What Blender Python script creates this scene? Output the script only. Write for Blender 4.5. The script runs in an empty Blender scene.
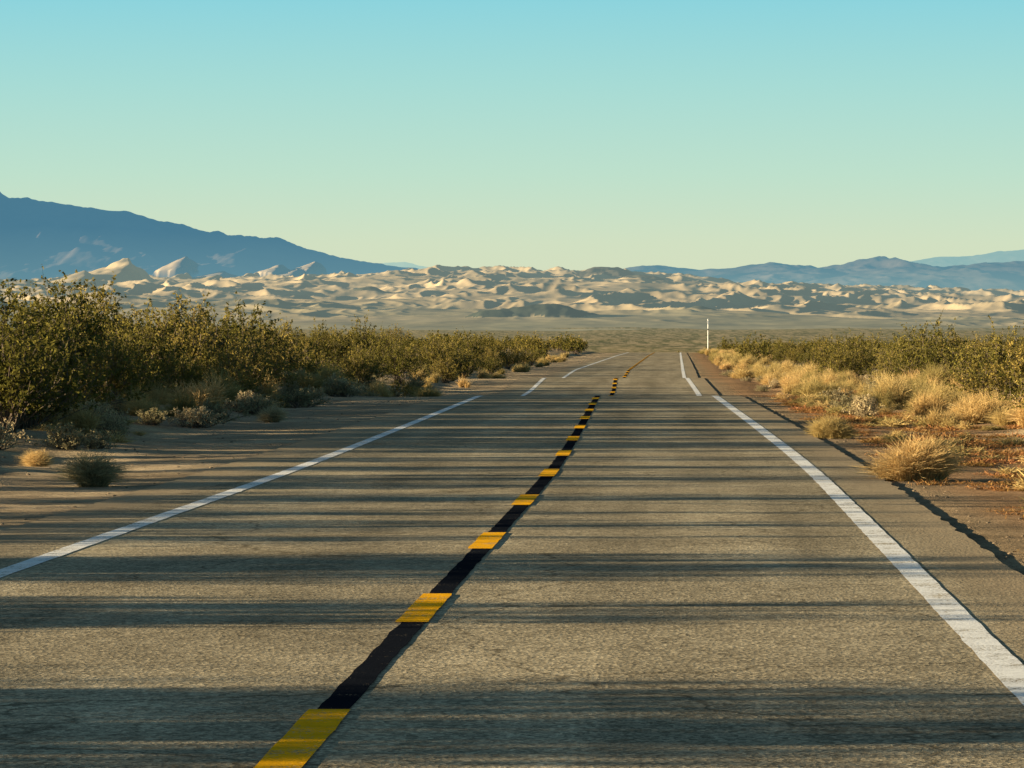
import bpy, math, random
import numpy as np
from mathutils import Vector
rng=np.random.default_rng(7); random.seed(7)
F=3380.0; YH=290.0
SUN_EL=7.6; SUN_STR=21.0

def lin(c):
    return tuple((v/255/12.92 if v/255<=.04045 else ((v/255+.055)/1.055)**2.4) for v in c)

# ------------------------------------------------------------ noise
_perm=np.random.default_rng(3).permutation(4096).astype(np.int64)
_ang=np.random.default_rng(4).random(4096)*2*np.pi
_gx=np.cos(_ang); _gy=np.sin(_ang)
def perlin(x,y):
    x=np.asarray(x,float); y=np.asarray(y,float)
    x0=np.floor(x).astype(np.int64); y0=np.floor(y).astype(np.int64)
    fx=x-x0; fy=y-y0
    u=fx*fx*fx*(fx*(fx*6-15)+10); v=fy*fy*fy*(fy*(fy*6-15)+10)
    def g(ix,iy,dx,dy):
        h=_perm[(_perm[ix&4095]+iy)&4095]
        return _gx[h]*dx+_gy[h]*dy
    a=g(x0,y0,fx,fy); b=g(x0+1,y0,fx-1,fy); c=g(x0,y0+1,fx,fy-1); d=g(x0+1,y0+1,fx-1,fy-1)
    return 1.5*((a*(1-u)+b*u)*(1-v)+(c*(1-u)+d*u)*v)
def fbm(x,y,o=4,g=.5):
    r=0;a=1
    for i in range(o):
        r=r+a*perlin(x*2**i+17.3*i,y*2**i-9.1*i); a*=g
    return r
def sstep(a,b,x):
    t=np.clip((x-a)/(b-a),0,1); return t*t*(3-2*t)

# ------------------------------------------------------------ road profile
_D=np.arange(-80,6000.5,1.0)
def smooth(tab,w):
    k=np.hanning(w+2)[1:-1]; k/=k.sum()
    p=np.concatenate([tab[0]+(tab[1]-tab[0])*np.arange(-w,0),tab,tab[-1]+(tab[-1]-tab[-2])*np.arange(1,w+1)])
    return np.convolve(p,k,'same')[w:-w]
_Z=smooth(np.interp(_D,[-80,0,100,118,139,163,186,215,357,450,600,1000,2000,3500,5000,6000],
                       [-.74,-1.8,-3.10,-4.0,-4.17,-4.22,-4.95,-5.09,-6.97,-8.3,-13,-20,-36,-50,-60,-64]),11)
_X=smooth(np.interp(_D,[-80,14,22.5,29.7,36,42.5,51.5,67.6,100,139,163,215,357,450,700,1200,6000],
                       [-5.0,-.97,-.55,-.19,.12,.44,.81,1.40,2.54,4.17,5.0,7.44,14.4,19,22,0,-200]),13)
def zr(d):
    return np.where(d<5999,np.interp(d,_D,_Z),-64-(d-6000)*.0006)
def xr(d): return np.interp(d,_D,_X)

def ground_off(s,d):
    """terrain height relative to road profile"""
    far=sstep(250,900,d)
    n1=fbm(s*.16+3,d*.16,3); n2=fbm(s*.9,d*.9+40,3)
    R=np.interp(s,[4.0,4.35,5.6,6.6,8.5,11,20,60],[-.05,-.022,-.03,-.08,.02,.12,.15,.2])
    L=np.interp(-s,[4.3,4.6,5.5,7.5,9,13,20,60],[-.05,-.02,-.03,-.03,.14,.42,.55,.5])
    o=np.where(s>0,R,L)
    rough=sstep(5.0,8.5,np.abs(s))
    o=o+rough*(.12*n1+.035*n2)
    fine=sstep(4.5,5.6,np.abs(s))*(1-sstep(120,200,d))
    o=o+fine*.012*fbm(s*3.1,d*3.1,2)
    o=np.where(np.abs(s)<4.1,-.06,o)
    o=o+far*sstep(20,200,np.abs(s))*(fbm(s*.004,d*.004,3)*3.0)
    return o
def ground_z(X,d):
    s=X-xr(d); return zr(d)+ground_off(s,d)

# ------------------------------------------------------------ mesh helpers
def mesh_np(name,V,Fq,mat=None,smooth_=True,col=None,uv=None,matidx=None):
    me=bpy.data.meshes.new(name)
    V=np.asarray(V,np.float32); Fq=np.asarray(Fq,np.int32)
    n=Fq.shape[1]
    me.vertices.add(len(V)); me.vertices.foreach_set('co',V.ravel())
    me.loops.add(Fq.size); me.loops.foreach_set('vertex_index',Fq.ravel())
    me.polygons.add(len(Fq)); me.polygons.foreach_set('loop_start',np.arange(len(Fq),dtype=np.int32)*n)
    me.update(calc_edges=True)
    me.polygons.foreach_set('use_smooth',np.full(len(Fq),bool(smooth_)))
    if matidx is not None: me.polygons.foreach_set('material_index',np.asarray(matidx,np.int32))
    if col is not None:
        a=me.color_attributes.new('Col','FLOAT_COLOR','POINT')
        c=np.ones((len(V),4),np.float32); c[:,:3]=col; a.data.foreach_set('color',c.ravel())
    if uv is not None:
        l=me.uv_layers.new(name='UVMap'); l.data.foreach_set('uv',np.asarray(uv,np.float32)[Fq.ravel()].ravel())
    if mat is not None:
        for m in (mat if isinstance(mat,(list,tuple)) else [mat]): me.materials.append(m)
    me.update()
    return me
def obj(name,me,parent=None,loc=(0,0,0)):
    o=bpy.data.objects.new(name,me); bpy.context.scene.collection.objects.link(o)
    o.location=loc
    if parent: o.parent=parent
    return o
def grid_faces(nr,nc):
    i=np.arange(nr-1)[:,None]*nc+np.arange(nc-1)[None,:]
    i=i.ravel(); return np.stack([i,i+1,i+nc+1,i+nc],1)

# ------------------------------------------------------------ materials
def new_mat(name):
    m=bpy.data.materials.new(name); m.use_nodes=True; nt=m.node_tree; nt.nodes.clear()
    out=nt.nodes.new('ShaderNodeOutputMaterial'); return m,nt,out
class NB:
    def __init__(s,nt): s.nt=nt
    def n(s,t,**k):
        x=s.nt.nodes.new(t)
        for a,b in k.items(): setattr(x,a,b)
        return x
    def l(s,a,b): s.nt.links.new(a,b)
    def noise(s,vec,scale,detail=3,rough=.6):
        x=s.n('ShaderNodeTexNoise'); x.inputs['Scale'].default_value=scale; x.inputs['Detail'].default_value=detail; x.inputs['Roughness'].default_value=rough
        if vec: s.l(vec,x.inputs['Vector'])
        return x.outputs['Fac']
    def mr(s,v,a,b,c,d):
        x=s.n('ShaderNodeMapRange'); s.l(v,x.inputs[0])
        for i,q in enumerate((a,b,c,d)): x.inputs[i+1].default_value=q
        return x.outputs[0]
    def math(s,op,a,b):
        x=s.n('ShaderNodeMath',operation=op)
        for i,q in enumerate((a,b)):
            if isinstance(q,(int,float)): x.inputs[i].default_value=q
            else: s.l(q,x.inputs[i])
        return x.outputs[0]
    def mix(s,f,a,b,bt='MIX'):
        x=s.n('ShaderNodeMix',data_type='RGBA',blend_type=bt)
        if isinstance(f,(int,float)): x.inputs[0].default_value=f
        else: s.l(f,x.inputs[0])
        for i,q in ((6,a),(7,b)):
            if isinstance(q,tuple): x.inputs[i].default_value=(q+(1,))[:4]
            else: s.l(q,x.inputs[i])
        return x.outputs[2]
    def scalec(s,c,f):
        x=s.n('ShaderNodeVectorMath',operation='SCALE'); s.l(c,x.inputs[0])
        if isinstance(f,(int,float)): x.inputs['Scale'].default_value=f
        else: s.l(f,x.inputs['Scale'])
        return x.outputs[0]
    def bump(s,h,dist,strength=1):
        x=s.n('ShaderNodeBump'); x.inputs['Strength'].default_value=strength; x.inputs['Distance'].default_value=dist; s.l(h,x.inputs['Height']); return x.outputs[0]
    def bsdf(s,col,rough=.9,spec=.2,normal=None):
        x=s.n('ShaderNodeBsdfPrincipled')
        if isinstance(col,tuple): x.inputs['Base Color'].default_value=(col+(1,))[:4]
        else: s.l(col,x.inputs['Base Color'])
        x.inputs['Roughness'].default_value=rough; x.inputs['Specular IOR Level'].default_value=spec
        if normal: s.l(normal,x.inputs['Normal'])
        return x.outputs[0]
def hazed(b,sh,col,fac):  # mixes self-glow into the surface to imitate airlight; no volume in the scene
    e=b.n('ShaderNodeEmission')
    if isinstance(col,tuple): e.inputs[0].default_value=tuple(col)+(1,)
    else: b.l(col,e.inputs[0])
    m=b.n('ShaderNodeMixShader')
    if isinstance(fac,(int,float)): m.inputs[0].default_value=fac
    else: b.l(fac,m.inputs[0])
    b.l(sh,m.inputs[1]); b.l(e.outputs[0],m.inputs[2]); return m.outputs[0]

def asphalt_col(b,uv):
    ch=b.noise(uv,55,2,.7)
    v=b.n('ShaderNodeTexVoronoi'); v.inputs['Scale'].default_value=34; b.l(uv,v.inputs['Vector'])
    c=b.mix(b.mr(ch,.30,.70,0,1),(.16,.14,.103),(.49,.41,.272))
    chip=b.mr(v.outputs['Color'],.2,.95,.60,1.40)
    c=b.scalec(c,chip)
    mp=b.n('ShaderNodeMapping'); mp.inputs['Scale'].default_value=(1.0,.05,1); b.l(uv,mp.inputs[0])
    lane=b.mr(b.noise(mp.outputs[0],1.0,4,.6),.3,.7,.74,1.22)
    blot=b.mr(b.noise(uv,.42,6,.68),.3,.7,.70,1.24)
    mid=b.mr(b.noise(uv,6,4,.7),.3,.7,.84,1.16)
    c=b.scalec(c,b.math('MULTIPLY',b.math('MULTIPLY',lane,blot),mid))
    return c,ch,v.outputs['Distance']
def mat_asphalt():
    m,nt,out=new_mat('asphalt'); b=NB(nt)
    uv=b.n('ShaderNodeUVMap').outputs[0]
    c,ch,vd=asphalt_col(b,uv)
    w=b.n('ShaderNodeTexNoise'); w.inputs['Scale'].default_value=1.5; b.l(uv,w.inputs['Vector'])
    ad=b.n('ShaderNodeVectorMath',operation='MULTIPLY_ADD'); b.l(w.outputs['Color'],ad.inputs[0]); ad.inputs[1].default_value=(.8,.8,.8); b.l(uv,ad.inputs[2])
    vo=b.n('ShaderNodeTexVoronoi',feature='DISTANCE_TO_EDGE'); vo.inputs['Scale'].default_value=.28; b.l(ad.outputs[0],vo.inputs['Vector'])
    cr=b.mr(vo.outputs['Distance'],.0,.008,.5,1.0)
    c=b.scalec(c,cr)
    sx=b.n('ShaderNodeSeparateXYZ'); b.l(uv,sx.inputs[0])
    ed=b.math('ABSOLUTE',b.math('ADD',sx.outputs['X'],.15),0)
    dust=b.mr(b.math('ADD',ed,b.math('MULTIPLY',b.noise(uv,1.1,5,.7),1.2)),4.1,4.9,0,.75)
    c=b.mix(dust,c,(.31,.24,.155))
    h=b.math('ADD',b.math('MULTIPLY',ch,.6),b.math('MULTIPLY',vd,.5))
    b.l(b.bsdf(c,.95,.0,b.bump(h,.008,.6)),out.inputs[0]); return m
def mat_paint(name,col,wear=.5):
    m,nt,out=new_mat(name); b=NB(nt)
    uv=b.n('ShaderNodeUVMap').outputs[0]
    c,ch,vd=asphalt_col(b,uv)
    big=b.noise(uv,3.0,5,.7); fine=b.noise(uv,45,2,.7)
    k=b.math('ADD',b.math('MULTIPLY',big,.5),b.math('MULTIPLY',fine,.5))
    f=b.mr(k,wear-.05,wear+.03,0,1)
    rgb=b.n('ShaderNodeRGB'); rgb.outputs[0].default_value=tuple(col)+(1,)
    pc=b.scalec(rgb.outputs[0],b.mr(b.noise(uv,9,4,.7),.3,.7,.8,1.05))
    cc=b.mix(f,c,pc)
    b.l(b.bsdf(cc,.9,.0,b.bump(fine,.004,.5)),out.inputs[0]); return m
def mat_ground():
    m,nt,out=new_mat('desert_ground'); b=NB(nt)
    geo=b.n('ShaderNodeNewGeometry').outputs['Position']
    att=b.n('ShaderNodeAttribute',attribute_name='Col').outputs['Color']
    n1=b.mr(b.noise(geo,.9,6,.7),.3,.7,.62,1.3)
    n2=b.mr(b.noise(geo,22,3,.75),.3,.7,.6,1.4)
    c=b.scalec(att,b.math('MULTIPLY',n1,n2))
    sp=b.n('ShaderNodeSeparateXYZ'); b.l(geo,sp.inputs[0])
    far=b.mr(sp.outputs['Y'],350,900,0,1)
    mp=b.n('ShaderNodeMapping'); mp.inputs['Scale'].default_value=(.12,.012,.1); b.l(geo,mp.inputs[0])
    mott=b.mr(b.noise(mp.outputs[0],1.0,6,.75),.42,.58,0,1)
    fc=b.mix(mott,(.32,.25,.145),(.10,.10,.048))
    c=b.mix(far,c,fc)
    h=b.math('ADD',b.noise(geo,14,4,.8),b.math('MULTIPLY',b.noise(geo,60,2,.8),.4))
    sh=b.bsdf(c,.95,.0,b.bump(h,.045,.8))
    hz=b.mr(sp.outputs['Y'],800,9000,0,.32)  # painted haze: emission share grows with world Y
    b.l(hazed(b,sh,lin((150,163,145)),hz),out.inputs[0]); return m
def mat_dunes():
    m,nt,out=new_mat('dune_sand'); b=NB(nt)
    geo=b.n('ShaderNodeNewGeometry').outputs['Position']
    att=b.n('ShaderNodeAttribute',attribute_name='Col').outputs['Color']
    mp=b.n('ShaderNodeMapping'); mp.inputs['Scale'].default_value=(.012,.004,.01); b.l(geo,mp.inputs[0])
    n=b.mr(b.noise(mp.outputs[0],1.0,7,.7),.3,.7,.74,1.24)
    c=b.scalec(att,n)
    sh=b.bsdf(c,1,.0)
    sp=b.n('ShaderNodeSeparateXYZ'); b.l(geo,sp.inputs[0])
    hz=b.mr(sp.outputs['Y'],5000,15000,.25,.46)  # airlight painted into the sand as emission, stronger farther out
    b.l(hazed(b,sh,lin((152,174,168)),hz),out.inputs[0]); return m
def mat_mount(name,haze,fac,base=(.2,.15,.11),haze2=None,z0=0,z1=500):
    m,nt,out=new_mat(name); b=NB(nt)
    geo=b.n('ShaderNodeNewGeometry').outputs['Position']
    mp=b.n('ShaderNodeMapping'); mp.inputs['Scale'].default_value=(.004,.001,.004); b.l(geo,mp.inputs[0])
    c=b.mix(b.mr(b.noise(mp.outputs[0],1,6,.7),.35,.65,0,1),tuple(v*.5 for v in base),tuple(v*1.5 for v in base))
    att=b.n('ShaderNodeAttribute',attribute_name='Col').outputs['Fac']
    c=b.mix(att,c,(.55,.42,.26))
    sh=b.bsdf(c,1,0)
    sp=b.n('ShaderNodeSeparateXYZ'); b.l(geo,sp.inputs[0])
    hc=b.mix(b.mr(sp.outputs['Z'],z0,z1,0,1),lin(haze2 or haze),lin(haze))  # painted haze colour, emitted by the rock; separate tint low down
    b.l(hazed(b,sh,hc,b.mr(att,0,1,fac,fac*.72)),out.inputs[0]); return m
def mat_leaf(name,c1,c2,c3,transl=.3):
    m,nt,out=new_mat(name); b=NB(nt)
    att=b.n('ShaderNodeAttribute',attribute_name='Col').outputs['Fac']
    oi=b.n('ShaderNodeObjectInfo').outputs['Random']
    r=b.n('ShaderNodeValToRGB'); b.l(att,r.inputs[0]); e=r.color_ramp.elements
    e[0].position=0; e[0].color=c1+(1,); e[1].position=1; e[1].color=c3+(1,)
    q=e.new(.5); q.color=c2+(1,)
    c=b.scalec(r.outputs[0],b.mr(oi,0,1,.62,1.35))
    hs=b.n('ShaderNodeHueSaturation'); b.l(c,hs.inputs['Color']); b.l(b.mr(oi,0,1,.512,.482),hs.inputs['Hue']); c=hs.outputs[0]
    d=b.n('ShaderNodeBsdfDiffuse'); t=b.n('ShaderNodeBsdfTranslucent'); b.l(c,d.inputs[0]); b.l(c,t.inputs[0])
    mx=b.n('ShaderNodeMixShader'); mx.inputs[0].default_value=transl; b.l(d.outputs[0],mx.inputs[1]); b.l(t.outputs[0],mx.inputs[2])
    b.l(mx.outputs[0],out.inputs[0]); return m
def mat_simple(name,col,rough=.8,scale=8,var=.25):
    m,nt,out=new_mat(name); b=NB(nt)
    tc=b.n('ShaderNodeTexCoord').outputs['Object']
    n=b.mr(b.noise(tc,scale,4,.6),.3,.7,1-var,1+var)
    rgb=b.n('ShaderNodeRGB'); rgb.outputs[0].default_value=col+(1,)
    b.l(b.bsdf(b.scalec(rgb.outputs[0],n),rough,.1),out.inputs[0]); return m

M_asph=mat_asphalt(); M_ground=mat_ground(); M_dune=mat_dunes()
M_white=mat_paint('white_road_paint',(.78,.78,.76),.455)
M_yellow=mat_paint('yellow_road_paint',(.88,.42,.012),.44)
M_black=mat_paint('black_road_paint',(.010,.012,.017),.37)
M_wood=mat_simple('shrub_stems',(.13,.10,.075))
M_creo=mat_leaf('creosote_leaves',(.038,.042,.012),(.115,.104,.025),(.27,.215,.055))
M_grass=mat_leaf('dry_grass_blades',(.22,.16,.06),(.38,.285,.11),(.52,.41,.18),.35)
M_red=mat_leaf('dry_red_annuals',(.11,.05,.022),(.24,.115,.042),(.33,.20,.075),.2)
M_pale=mat_leaf('pale_brush',(.17,.145,.08),(.32,.27,.15),(.46,.40,.23),.3)

# ------------------------------------------------------------ ground sheet
rows=np.concatenate([np.arange(-60,8,1.5),np.arange(8,70,.28),np.arange(70,220,.6),np.arange(220,620,2.5),
                     np.geomspace(620,6000,110),np.geomspace(6300,60000,30)])
fineR=np.concatenate([np.arange(4.35,14,.25),np.arange(14,30,.6),np.arange(30,61,1.5)])
cols=np.concatenate([-fineR[::-1],np.linspace(-4.1,4.1,8),fineR])
outer=np.geomspace(1,40,26)[1:]-1
S=[]
for d in rows:
    k=max(1.0,(max(d,0)*.75+200)/60)/39*60
    o=60.5+outer*k*1.0
    S.append(np.concatenate([-o[::-1],cols,o]))
S=np.array(S); Dg=np.repeat(rows[:,None],S.shape[1],1)
Xg=S+xr(Dg); Zg=zr(Dg)+ground_off(S,Dg)
V=np.stack([Xg,Dg,Zg],-1).reshape(-1,3)
s_=S.ravel(); d_=Dg.ravel()
nz=fbm(s_*.25,d_*.25+9,3)
gravL=np.array([.32,.25,.165]); sand=np.array([.35,.265,.16]); redd=np.array([.27,.17,.095]); gravR=np.array([.25,.185,.115])
wl=sstep(7.0,9.0,-s_+nz*1.6)[:,None]; wr=sstep(4.6,5.3,s_+nz*.5)[:,None]; wr2=sstep(7.0,9.0,s_+nz)[:,None]
C=np.where(s_[:,None]<0,gravL*(1-wl)+sand*wl,(gravR*(1-wr)+redd*wr)*(1-wr2)+sand*wr2)
C=C*(1+.25*nz[:,None])
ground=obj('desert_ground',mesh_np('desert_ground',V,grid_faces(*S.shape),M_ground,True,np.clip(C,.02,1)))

# ------------------------------------------------------------ road
rr=rows[(rows<760)]
road=bpy.data.objects.new('road',None); bpy.context.scene.collection.objects.link(road)
def strip(name,ds,sL,sR,dz,mat,nc=2,jit=0.0,seed=0):
    ds=np.asarray(ds); j1=jit*fbm(ds*1.7+seed,ds*0+seed,4,.8); j2=jit*fbm(ds*1.7-seed,ds*0+seed+50,4,.8)
    t=np.linspace(0,1,nc)[None,:]
    a=(sL+j1)[:,None]; bb=(sR+j2)[:,None]
    s=a*(1-t)+bb*t; D=np.repeat(ds[:,None],nc,1)
    V=np.stack([s+xr(D),D,np.interp(D,rr,zr(rr))+dz],-1).reshape(-1,3)
    uv=np.stack([s,D],-1).reshape(-1,2)
    return obj(name,mesh_np(name,V,grid_faces(len(ds),nc),mat,True,uv=uv),road)
strip('pavement',rr,-4.55,4.22,0,M_asph,12,.03,3)
strip('white_edge_line_a',rr,-3.52,-3.34,.004,M_white,2,.007,5)
strip('white_edge_line_b',rr,3.33,3.53,.004,M_white,2,.007,8)
strip('blacked_out_line',rr,-.070,.085,.004,M_black,2,.009,12)
k=0; d0=16.1-7.2*5
while d0<700:
    ds=np.unique(np.concatenate([[d0-2.3],rr[(rr>d0-2.3)&(rr<d0)],[d0]]))
    if len(ds)<3: ds=np.linspace(d0-2.3,d0,3)
    strip('yellow_dash_%d'%k,ds,-.105,.098,.008,M_yellow,2,.006,k*3.1)
    d0+=7.2; k+=1

# ------------------------------------------------------------ dunes
def dune_field():
    r=np.concatenate([np.linspace(4700,9000,230,endpoint=False),np.linspace(9000,15500,320)])
    u=np.linspace(-.27,.27,1400)
    D=np.repeat(r[:,None],len(u),1); U=np.repeat(u[None,:],len(r),0); X=U*D
    px=512+F*U
    sky=np.interp(px,[-300,0,350,430,560,640,700,800,1024,1400],[285,284,279,274,273,275,281,289,297,301])
    zt=(YH-sky)/F*13500
    t=np.interp(D,[4700,5800,7000,8500,10500,13500,15500],[0,.04,.17,.37,.64,1.0,.85])
    base=-62+(zt+62)*t
    wx=X+90*fbm(X/700,D/900,2); wy=D+160*fbm(X/600+5,D/800,2)
    def ridged(x,y): return 1-np.abs(perlin(x,y))*2.0
    a=ridged(wx/300+wy/1500,wy/560-wx/2200)
    b_=ridged(wx/130+7+wy/900,wy/300)
    c=ridged(wx/58+3,wy/130)
    big=fbm(X/1300+2,D/1700,3)
    amp=sstep(5500,7600,D+700*fbm(X/500,D/500,2))
    mass=.40+.95*sstep(-.35,.45,fbm(X/700+9,D/900,3))
    h=amp*(big*23+mass*(a*a*np.sign(a)*16+np.maximum(b_,0)**1.3*11*(.6+.8*perlin(X/400,D/400)))+np.maximum(c,0)*3.2*(.4+mass))
    h=h*np.interp(D,[5000,8000,13500],[.6,.9,1.15])
    h=h-amp*8
    z=base+h+(1-amp)*1.2*fbm(X/120,D/200,3)
    col=np.zeros(X.shape+(3,)); col[...]=(.37,.285,.175)
    veg=(1-sstep(5600,8300,D+1300*fbm(X/900,D/1300,4)))[...,None]
    col=col*(1-veg*.65)+np.array([.17,.16,.085])*veg*.65
    col=col*(1+.25*fbm(X/200,D/500+3,3))[...,None]
    for (cx,top,bot,d,rl,rrr,ry) in [(131,260,286,12800,72,18,800),(88,272,287,12300,50,22,500),(30,280,290,11800,55,20,500),(215,275,287,12500,45,20,500),(470,271,282,12900,60,25,600),(545,272,281,13100,45,22,500)]:
        X0=(cx-512)/F*d; z0=(YH-top)/F*d; zb=(YH-bot)/F*d
        dx=(X-X0)/(d/F)+7*perlin(D/260,X/500)
        q=np.where(dx<0,-dx/rl,dx/rrr)
        q=q+.12*fbm(X/90,D/150,2)
        dist=np.sqrt(np.maximum(q,0)**2+((D-d)/ry)**2)
        zz=zb+(z0-zb)*(1-dist**.9+.10*np.clip(1-dist,0,1))
        zz=zz+2.0*fbm(X/60,D/120,2)
        z=np.where(zz>z,zz,z)
    for (cx,top,bot,d,rl,ry,cc) in [(605,267,279,13200,42,700,(.07,.06,.045)),(548,304,322,6350,70,260,(.035,.04,.03)),(500,310,322,6300,44,180,(.04,.045,.03)),(371,286,296,9700,28,200,(.06,.06,.04)),(455,296,303,8800,18,150,(.08,.08,.05)),(760,299,306,8300,34,150,(.08,.08,.05)),(640,275,283,12000,34,300,(.09,.08,.055)),(700,306,312,7300,24,120,(.08,.08,.05))]:
        X0=(cx-512)/F*d; z0=(YH-top)/F*d; zb=(YH-bot)/F*d
        dist=np.sqrt(((X-X0)/(d/F)/rl)**2+((D-d)/ry)**2)+.25*fbm(X/90,D/200,4)
        zz=z0-(z0-zb)*np.maximum(dist,0)**1.5
        mk=zz>z; z=np.where(mk,zz+1.5*fbm(X/40,D/90,2),z); col[mk]=cc
    z=np.where(r[:,None]>15400,z-80,z)
    z=np.where(r[:,None]<4720,z-5,z)
    V=np.stack([X,D,z],-1).reshape(-1,3)
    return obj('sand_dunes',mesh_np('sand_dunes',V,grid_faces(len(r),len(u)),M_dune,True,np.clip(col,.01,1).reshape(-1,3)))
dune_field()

# ------------------------------------------------------------ mountains
def mountain(name,sk,d,depth,foot,mat,seed,rough=1.0,nu=500,nv=60,patches=()):
    xs=[p[0] for p in sk]; ys=[p[1] for p in sk]
    px=np.linspace(xs[0],xs[-1],nu); t=np.linspace(0,1.5,nv)
    P=np.repeat(px[None,:],nv,0); T=np.repeat(t[:,None],nu,1)
    H=(YH-np.interp(P,xs,ys))/F*d
    zf=(YH-foot)/F*(d-depth)
    X=(P-512)/F*d
    D=d-depth+depth*T
    w=X+400*fbm(X/2500+seed,D/2500,2)
    rg=1-2*np.abs(perlin(w/700+seed,D/2600)); rg2=1-2*np.abs(perlin(w/260+seed,D/900+3)); rg3=fbm(w/110,D/220+seed,3)
    tt=np.where(T<=1,T,np.maximum(0,2-T*1.0))
    env=np.sin(np.clip(T,0,1.5)*np.pi*.95)
    z=zf+(H-zf)*tt**1.15+(H-zf)*rough*(.16*rg*np.clip(env,0,1)+.08*rg2*np.clip(env+.25,0,1))+rough*rg3*(6+.025*(H-zf))
    z=np.where(T>1,np.minimum(z,zf+(H-zf)*tt+5*rg3),z)
    col=np.zeros(X.shape)
    for (cx,cy,hw,hh,dd) in patches:   # climbing sand dunes banked against the mountain foot
        X0=(cx-512)/F*dd; ztop=(YH-cy)/F*dd; sc_=dd/F
        dx=(X-X0)/sc_+3*perlin(D/150,X/200)
        q=np.where(dx<0,-dx/hw,dx/(hw*.35))
        dist=np.sqrt(q*q+((D-dd)/420)**2)+.10*fbm(X/50,D/100,2)
        zz=ztop-hh*sc_*dist
        mk=(zz>z)&(dist<1.6)
        z=np.where(mk,zz,z); col=np.where(mk,1.0,col)
    V=np.stack([X,D,z],-1).reshape(-1,3)
    return obj(name,mesh_np(name,V,grid_faces(nv,nu),mat,True,np.repeat(col.reshape(-1,1),3,1)))
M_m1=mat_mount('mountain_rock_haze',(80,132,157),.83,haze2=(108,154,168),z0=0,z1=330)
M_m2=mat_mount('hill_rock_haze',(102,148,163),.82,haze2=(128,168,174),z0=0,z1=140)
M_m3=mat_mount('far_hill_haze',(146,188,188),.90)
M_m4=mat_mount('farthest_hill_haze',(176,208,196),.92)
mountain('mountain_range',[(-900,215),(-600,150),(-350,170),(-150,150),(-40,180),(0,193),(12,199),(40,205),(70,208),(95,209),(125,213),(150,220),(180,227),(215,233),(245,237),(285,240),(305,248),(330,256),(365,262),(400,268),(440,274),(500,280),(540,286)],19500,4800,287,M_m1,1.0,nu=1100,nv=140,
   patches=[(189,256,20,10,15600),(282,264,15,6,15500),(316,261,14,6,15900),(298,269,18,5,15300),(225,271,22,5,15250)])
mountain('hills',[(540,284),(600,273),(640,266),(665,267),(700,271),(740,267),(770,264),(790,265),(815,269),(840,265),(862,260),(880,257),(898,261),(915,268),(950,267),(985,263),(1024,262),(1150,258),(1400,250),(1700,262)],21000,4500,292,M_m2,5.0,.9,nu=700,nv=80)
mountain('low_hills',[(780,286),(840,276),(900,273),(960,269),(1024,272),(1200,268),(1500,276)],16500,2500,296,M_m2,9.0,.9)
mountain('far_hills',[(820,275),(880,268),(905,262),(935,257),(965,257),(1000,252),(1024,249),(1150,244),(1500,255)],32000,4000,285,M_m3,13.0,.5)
mountain('farthest_hills',[(300,282),(350,268),(385,263),(405,262),(425,267),(470,272),(560,280)],36000,3000,285,M_m4,17.0,.5)

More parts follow.
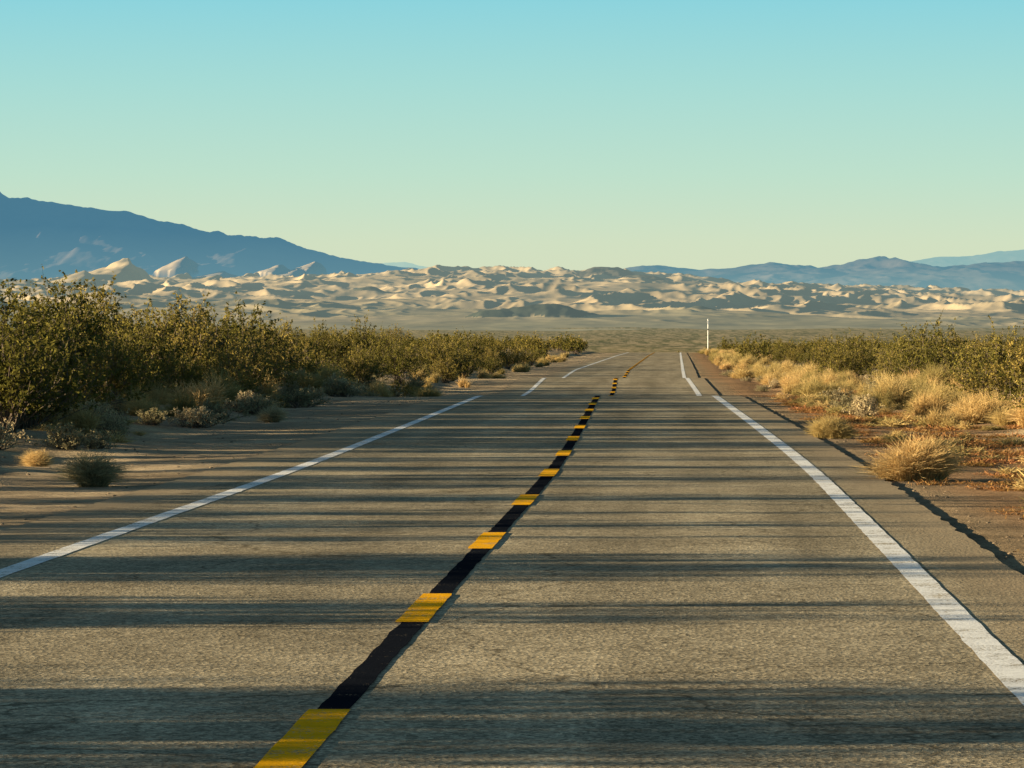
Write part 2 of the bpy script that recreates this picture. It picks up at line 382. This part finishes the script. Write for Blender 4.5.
# ------------------------------------------------------------ plants
def quads(P,A,B):
    V=np.stack([P-A-B,P+A-B,P+A+B,P-A+B],1).reshape(-1,3)
    return V,np.arange(len(P)*4).reshape(-1,4)
def rand_unit(n,r):
    v=r.normal(size=(n,3)); return v/np.linalg.norm(v,axis=1)[:,None]
def sticks(P0,P1,w0,w1,r):
    d=P1-P0; L=np.linalg.norm(d,axis=1)[:,None]+1e-6; d=d/L
    a=np.cross(d,rand_unit(len(P0),r)); a/=np.linalg.norm(a,axis=1)[:,None]+1e-6
    w0=np.reshape(w0,(-1,1)); w1=np.reshape(w1,(-1,1))
    V=np.stack([P0-a*w0,P0+a*w0,P1+a*w1,P1-a*w1],1).reshape(-1,3)
    return V,np.arange(len(P0)*4).reshape(-1,4)
def shrub(name,seed,H=2.0,R=1.2,ns=55,nt=9,nl=11,ls=.022,leafmat=M_creo,lo=.3,lean=0.0):
    r=np.random.default_rng(seed)
    phi=r.random(ns)*2*np.pi; q=r.random(ns)**.6
    lob=1+.28*np.sin(phi*2+seed)+.18*np.sin(phi*3+seed*2.1)
    ex=np.cos(phi)*R*q*lob; ey=np.sin(phi)*R*q*lob
    ez=H*(1-.55*q**2.2)*(.55+.50*r.random(ns))
    Vs=[];Fs=[];Cs=[];Ms=[];off=0
    def add(V,Fq,c,mi):
        nonlocal off
        Vs.append(V);Fs.append(Fq+off);off+=len(V);Cs.append(np.repeat(c,len(V)//len(c)));Ms.append(np.full(len(Fq),mi))
    def pt(i,t):
        bx=.12*np.cos(phi[i]);by=.12*np.sin(phi[i])
        kink=.05*np.sin(t*9+i)
        return np.stack([bx+(ex[i]-bx)*t**1.25+kink,by+(ey[i]-by)*t**1.25+.05*np.cos(t*8+i*2),ez[i]*t**.85-.05],-1)
    seg=6; I=np.repeat(np.arange(ns),seg); T0=np.tile(np.arange(seg)/seg,ns); T1=T0+1/seg
    for _ in range(2):
        V,Fq=sticks(pt(I,T0),pt(I,T1),.013*(1-T0*.75),.013*(1-T1*.75),r); add(V,Fq,r.random(len(Fq)),0)
    J=np.repeat(np.arange(ns),nt); T=lo+(1-lo)*r.random(len(J))**.75
    P0=pt(J,T); dirv=rand_unit(len(J),r)*.75+np.stack([np.cos(phi[J])*.45,np.sin(phi[J])*.45,np.full(len(J),.65)],-1)
    dirv/=np.linalg.norm(dirv,axis=1)[:,None]; L=(.16+.26*r.random(len(J)))*H/2
    P1=P0+dirv*L[:,None]
    V,Fq=sticks(P0,P1,np.full(len(J),.004),np.full(len(J),.002),r); add(V,Fq,r.random(len(Fq)),0)
    K=np.repeat(np.arange(len(J)),nl); t=(.15+.9*r.random(len(K)))[:,None]
    P=P0[K]*(1-t)+P1[K]*t+r.normal(size=(len(K),3))*.022
    keep=P[:,2]>.03; P=P[keep];K=K[keep]
    A=rand_unit(len(P),r); B=np.cross(A,rand_unit(len(P),r)); B/=np.linalg.norm(B,axis=1)[:,None]+1e-6
    s=ls*(.6+.9*r.random(len(P)))[:,None]
    V,Fq=quads(P,A*s,B*s*.55)
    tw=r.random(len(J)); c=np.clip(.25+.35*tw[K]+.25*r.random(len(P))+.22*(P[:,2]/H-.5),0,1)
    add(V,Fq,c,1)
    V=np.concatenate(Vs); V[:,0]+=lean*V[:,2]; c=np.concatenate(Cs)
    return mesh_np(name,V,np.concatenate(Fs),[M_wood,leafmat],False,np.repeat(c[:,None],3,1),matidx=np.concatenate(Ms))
def tuft(name,seed,n=520,H=.6,R=.35,w=.006,mat=M_grass,up=.6,clumps=1,spread=0.0,rnd=1.0):
    r=np.random.default_rng(seed)
    phi=r.random(n)*2*np.pi; b0=R*.35*np.sqrt(r.random(n)); q=r.random(n)**.7
    cc=r.integers(0,clumps,n); ca=r.random(clumps)*6.28; cr=spread*np.sqrt(r.random(clumps)); cs=.65+.5*r.random(clumps)
    ox=np.cos(ca)*cr; oy=np.sin(ca)*cr
    P0=np.stack([np.cos(phi)*b0+ox[cc],np.sin(phi)*b0+oy[cc],np.full(n,-.03)],-1)
    L=H*(.45+.6*r.random(n))*cs[cc]*(1-.35*q**2); out=q*R
    a2=phi+r.normal(size=n)*.6
    P1=P0+np.stack([np.cos(a2)*out*.40,np.sin(a2)*out*.40,L*up],-1)
    P2=P1+np.stack([np.cos(a2)*out*.6+r.normal(size=n)*.07*rnd,np.sin(a2)*out*.6+r.normal(size=n)*.07*rnd,L*(1-up)*(1-.7*q)+r.normal(size=n)*.02],-1)
    V1,F1=sticks(P0,P1,np.full(n,w),np.full(n,w*.8),r); V2,F2=sticks(P1,P2,np.full(n,w*.8),np.full(n,w*.3),r)
    k=int(n*1.5); idx=r.integers(0,n,k); t=r.random(k)[:,None]; P=P1[idx]*(1-t)+P2[idx]*t+r.normal(size=(k,3))*.02
    A=rand_unit(k,r);B=np.cross(A,rand_unit(k,r));B/=np.linalg.norm(B,axis=1)[:,None]
    V3,F3=quads(P,A*w*2.2,B*w*.7)
    c1=r.random(n)*.8; c=np.concatenate([np.repeat(c1*.8,4),np.repeat(c1+.2,4),np.repeat(r.random(k),4)])
    V=np.concatenate([V1,V2,V3]); Fq=np.concatenate([F1,F2+len(V1),F3+len(V1)+len(V2)])
    return mesh_np(name,V,Fq,mat,False,np.repeat(c[:,None],3,1))
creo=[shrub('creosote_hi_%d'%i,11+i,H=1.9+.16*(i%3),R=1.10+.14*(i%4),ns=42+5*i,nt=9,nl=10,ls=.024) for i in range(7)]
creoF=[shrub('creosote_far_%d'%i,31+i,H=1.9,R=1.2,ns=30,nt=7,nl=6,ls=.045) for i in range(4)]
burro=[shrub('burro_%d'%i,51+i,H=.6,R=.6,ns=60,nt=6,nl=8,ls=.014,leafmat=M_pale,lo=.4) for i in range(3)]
grass=[tuft('grass_%d'%i,71+i,n=1100,H=.76,R=.36,w=.0045,up=.68,clumps=4,spread=.35) for i in range(4)]
small=[tuft('smallgrass_%d'%i,81+i,n=160,H=.22,R=.22,w=.006) for i in range(2)]
redt=[tuft('redtuft_%d'%i,91+i,n=220,H=.11,R=.22,w=.006,mat=M_red,up=.4,clumps=3,spread=.2) for i in range(3)]

def group(name):
    e=bpy.data.objects.new(name,None); bpy.context.scene.collection.objects.link(e); return e
G_c=group('creosote_scrub'); G_g=group('dry_bunch_grass'); G_b=group('low_brush'); G_r=group('dry_annuals')
def put(me,par,X,d,sc,nm,sz=1.0):
    o=bpy.data.objects.new(nm,me); bpy.context.scene.collection.objects.link(o); o.parent=par
    o.location=(X,d,float(ground_z(np.array(X),np.array(d)))-.02)
    o.rotation_euler=(random.uniform(-.06,.06),random.uniform(-.06,.06),random.uniform(0,6.28)); o.scale=(sc,sc,sc*sz); return o
def putS(me,par,s,d,sc,nm,sz=1.0): return put(me,par,float(xr(d))+s,d,sc,nm,sz)
for d,s,sc in [(15.2,-10.5,1.12),(14.3,-14,1.2),(15.6,-17,1.3),(20.9,-11.0,.9),(21.6,-14.5,1.15),(25.6,-10.2,.95),(26.4,-13.5,1.15),(25.0,-17,1.3),(29.3,-10.6,.75),(31.2,-13.5,1.15),
               (33.6,-10.5,.85),(36.3,-12.0,1.15),(39.6,-10.0,.8),(41.6,-13,1.15),(44.8,-10.4,.95),(48.2,-12,1.15),(51.4,-10.2,1.0),
               (9.5,-12,1.1),(5,-10,1.0),(-2,-13,1.1),(-8,-10,1.0)]:
    putS(random.choice(creo),G_c,s,d,sc,'creosote_bush')
placed=[]
def ok(x,y,m):
    for (a,b_) in placed[-900:]:
        if (a-x)**2+((b_-y))**2<m*m: return False
    return True
def scatter(n,dr,sr,mesh,par,nm,sc,mind,fan=None,sz=(.85,1.15),clump=None):
    c=0;tries=0
    while c<n and tries<n*8:
        tries+=1
        d=random.uniform(*dr); s=random.uniform(*sr)
        X=float(xr(d))+s
        if fan and abs(X)>fan[0]+fan[1]*d: continue
        k=1.0
        if clump:
            nv=float(fbm(X/clump,d/(clump*1.3)+5,2))
            if nv<-.12 and random.random()<.8: continue
            k=1+.28*max(-1,min(1,nv*1.6))
        if mind and not ok(X,d,mind): continue
        placed.append((X,d)); put(random.choice(mesh),par,X,d,random.uniform(*sc)*k,nm,random.uniform(*sz)); c+=1
# left scrub
for d,s,sc in [(78,-12.4,1.2),(82,-10.9,1.05),(87,-12.6,1.25),(91,-10.8,1.15),(96,-12.0,1.3),(99,-10.2,1.2),(104,-11.6,1.3),(109,-10.3,1.1),(72,-13.5,1.15),(66,-12.2,1.0),(60,-10.8,1.05),
               (53.5,-8.9,.98),(57.5,-9.3,.9),(63,-9.6,.85),(70,-9.8,.8),(93,-15,1.35),(84,-15.5,1.3),(74,-16,1.25),(80.5,-9.4,.62)]:
    placed.append((float(xr(d))+s,d)); putS(random.choice(creo),G_c,s,d,sc,'creosote_bush')
scatter(9,(56,115),(-11.0,-8.8),creo,G_c,'creosote_bush',(.5,.9),2.3)
scatter(90,(54,135),(-32,-12),creo,G_c,'creosote_bush',(.8,1.2),1.9,fan=(8,.17),clump=9)
scatter(160,(112,240),(-48,-8.7),creo,G_c,'creosote_bush',(.6,1.1),2.0,fan=(8,.17),clump=12)
scatter(34,(110,260),(-12,-7.5),creo,G_c,'creosote_bush',(.45,.9),2.0)
scatter(420,(220,640),(-110,-8),creoF,G_c,'creosote_bush',(.6,1.1),2.3,fan=(10,.18),clump=25)
scatter(18,(5,60),(-45,-22),creo,G_c,'creosote_bush',(.8,1.1),5)
# right scrub
placed.clear()
for d,s,sc,sz in [(64,9.3,.9,1.05),(67,10.6,1.15,1.05),(72,11.2,1.3,1.08),(75,9.6,.9,.95),(80,11.6,1.3,1.1),(84,9.9,.75,.9),(92,11.0,.95,1),(104,10.6,.95,1.05),(60,12.2,.9,1.0)]:
    placed.append((float(xr(d))+s,d)); putS(random.choice(creo),G_c,s,d,sc,'creosote_bush',sz)
scatter(66,(62,150),(12,30),creo,G_c,'creosote_bush',(.6,1.05),2.3,fan=(6,.17),clump=8)
scatter(105,(120,260),(9.8,48),creo,G_c,'creosote_bush',(.5,.95),2.1,fan=(8,.17),clump=14)
scatter(340,(230,640),(8.5,100),creoF,G_c,'creosote_bush',(.5,.95),2.4,fan=(10,.18),clump=28)
scatter(12,(0,56),(15,40),creo,G_c,'creosote_bush',(.8,1.0),5)
placed.clear()
# grasses
scatter(110,(60,175),(7.0,10.2),grass,G_g,'bunch_grass',(.5,1.15),.7,clump=5)
scatter(60,(60,95),(8.6,14),grass,G_g,'bunch_grass',(.6,1.1),.6,clump=6)
scatter(36,(30,62),(8.6,15),grass,G_g,'bunch_grass',(.5,1.0),.8,clump=5)
scatter(140,(160,420),(6.2,10),grass,G_g,'bunch_grass',(.7,1.2),.6)
scatter(80,(55,130),(-11.5,-8.2),grass,G_g,'bunch_grass',(.5,1.1),.8,clump=5)
scatter(60,(120,330),(-9.5,-6.4),grass,G_g,'bunch_grass',(.5,1.0),.7)
scatter(45,(50,140),(-11,-7.2),burro,G_b,'burro_bush',(.4,1.1),.7)
scatter(60,(50,200),(6.0,12),burro,G_b,'burro_bush',(.4,1.0),.7)
scatter(1100,(18,120),(4.9,9.5),redt,G_r,'dry_annual',(.4,1.3),0,clump=3)
scatter(260,(20,120),(5.2,10.5),small,G_r,'small_grass',(.4,1.2),0,clump=3)
scatter(150,(20,120),(-14,-7.4),small,G_r,'small_grass',(.5,1.3),0,clump=3)
G0=tuft('roadside_grass_tuft_mesh',201,n=1700,H=.62,R=.36,w=.0035,mat=M_pale,up=.72)
G1=tuft('roadside_grass_tuft_mesh_b',202,n=3600,H=.62,R=.34,w=.0032,mat=M_grass,up=.7,clumps=6,spread=.30,rnd=1.3)
for me,X,d,sc in [(G0,-5.02,40.4,1.0),(G0,-5.0,70.5,.85),(G1,5.05,42.0,1.1),(G1,5.6,59,.8),(G1,-6.6,47,.5)]:
    put(me,None,X,d,sc,'dry_grass_tuft')

# ------------------------------------------------------------ stones on the shoulders
def stones():
    r=np.random.default_rng(5); t=(1+5**.5)/2
    iv=np.array([(-1,t,0),(1,t,0),(-1,-t,0),(1,-t,0),(0,-1,t),(0,1,t),(0,-1,-t),(0,1,-t),(t,0,-1),(t,0,1),(-t,0,-1),(-t,0,1)])/1.9
    it=np.array([(0,11,5),(0,5,1),(0,1,7),(0,7,10),(0,10,11),(1,5,9),(5,11,4),(11,10,2),(10,7,6),(7,1,8),(3,9,4),(3,4,2),(3,2,6),(3,6,8),(3,8,9),(4,9,5),(2,4,11),(6,2,10),(8,6,7),(9,8,1)])
    N=5200
    d=14+100*r.random(N)**1.5; s=np.where(r.random(N)<.6,4.15+5*r.random(N)**1.6,-(4.5+6*r.random(N)))
    X=xr(d)+s; sz=.006+.022*r.random(N)**4
    v=iv[None]*(.7+.5*r.random((N,12,1)))*np.array([1.2,1,.6])*sz[:,None,None]
    v=v+np.stack([X,d,ground_z(X,d)+sz*.1],-1)[:,None,:]
    f=it[None]+12*np.arange(N)[:,None,None]
    obj('shoulder_gravel',mesh_np('shoulder_gravel',v.reshape(-1,3),f.reshape(-1,3),mat_simple('stone',(.16,.12,.08),.9,3),False))
stones()

# ------------------------------------------------------------ marker post
def marker():
    import bmesh
    e=group('roadside_marker_post')
    d=420.0; X=(708-512)/F*d
    e.location=(X,d,float(ground_z(np.array(X),np.array(d))))
    Mw=mat_simple('post_white_paint',(.8,.8,.78),.5,5,.08); Mo=mat_simple('post_dark_band',(.05,.05,.05)); Mc=mat_simple('concrete',(.35,.33,.3))
    def cyl(nm,r1,r2,z0,z1,mat,n=16):
        bm=bmesh.new(); bmesh.ops.create_cone(bm,cap_ends=True,segments=n,radius1=r1,radius2=r2,depth=z1-z0)
        bmesh.ops.translate(bm,verts=bm.verts,vec=(0,0,(z0+z1)/2)); me=bpy.data.meshes.new(nm); bm.to_mesh(me); bm.free(); me.materials.append(mat)
        return obj(nm,me,e)
    cyl('footing',.2,.16,-.3,.12,Mc); cyl('shaft',.05,.042,.12,4.15,Mw); cyl('band',.055,.055,2.9,3.1,Mo); cyl('cap',.07,.03,4.15,4.3,Mw)
    bm=bmesh.new(); bmesh.ops.create_cube(bm,size=1); bmesh.ops.scale(bm,verts=bm.verts,vec=(.16,.02,.40)); bmesh.ops.translate(bm,verts=bm.verts,vec=(0,-.068,3.85))
    bmesh.ops.bevel(bm,geom=bm.edges[:],offset=.008,segments=1,affect='EDGES')
    me=bpy.data.meshes.new('plate'); bm.to_mesh(me); bm.free(); me.materials.append(Mw); obj('plate',me,e)
marker()

# ------------------------------------------------------------ light & sky
w=bpy.data.worlds.new('World'); bpy.context.scene.world=w; w.use_nodes=True
nt=w.node_tree; nt.nodes.clear(); b=NB(nt); out=b.n('ShaderNodeOutputWorld')
sky=b.n('ShaderNodeTexSky'); sky.sky_type='NISHITA'; sky.sun_disc=False; sky.sun_elevation=math.radians(SUN_EL); sky.sun_rotation=math.radians(268); sky.air_density=1.0; sky.dust_density=.6
bg1=b.n('ShaderNodeBackground'); bg1.inputs[1].default_value=.12; b.l(sky.outputs[0],bg1.inputs[0])
tc=b.n('ShaderNodeTexCoord'); sp=b.n('ShaderNodeSeparateXYZ'); b.l(tc.outputs['Generated'],sp.inputs[0])
z=sp.outputs['Z']
rp=b.n('ShaderNodeValToRGB'); b.l(b.mr(z,-.02,.18,0,1),rp.inputs[0])
els=[(0.0,(214,221,190)),(.10,(214,222,190)),(.17,(209,224,194)),(.27,(190,224,204)),(.40,(167,219,213)),(.53,(140,211,221)),(1.0,(88,168,205))]
e=rp.color_ramp.elements
e[0].position=0; e[0].color=lin(els[0][1])+(1,); e[1].position=1; e[1].color=lin(els[-1][1])+(1,)
for p,c in els[1:-1]:
    q=e.new(p); q.color=lin(c)+(1,)
bg2=b.n('ShaderNodeBackground'); bg2.inputs[1].default_value=1.0; b.l(rp.outputs[0],bg2.inputs[0])
mx=b.n('ShaderNodeMixShader'); b.l(b.mr(z,.18,.6,0,1),mx.inputs[0]); b.l(bg2.outputs[0],mx.inputs[1]); b.l(bg1.outputs[0],mx.inputs[2]); b.l(mx.outputs[0],out.inputs[0])
sun=bpy.data.lights.new('sun','SUN'); sun.energy=SUN_STR; sun.angle=math.radians(.5); sun.color=(1,.80,.50)
so=bpy.data.objects.new('sun',sun); bpy.context.scene.collection.objects.link(so)
el=math.radians(SUN_EL); dirs=Vector((-math.cos(el),-.04,math.sin(el))).normalized()
so.rotation_euler=dirs.to_track_quat('Z','Y').to_euler(); so.location=(-50,0,30)

# ------------------------------------------------------------ camera
cam=bpy.data.cameras.new('camera'); cam.sensor_width=36; cam.lens=F/1024*36; cam.clip_start=.1; cam.clip_end=120000
co=bpy.data.objects.new('camera',cam); bpy.context.scene.collection.objects.link(co)
co.location=(0,0,0); co.rotation_euler=(math.radians(90)-math.atan(94/F),0,0)
sc=bpy.context.scene; sc.camera=co
sc.view_settings.view_transform='Standard'; sc.view_settings.look='None'; sc.view_settings.exposure=0
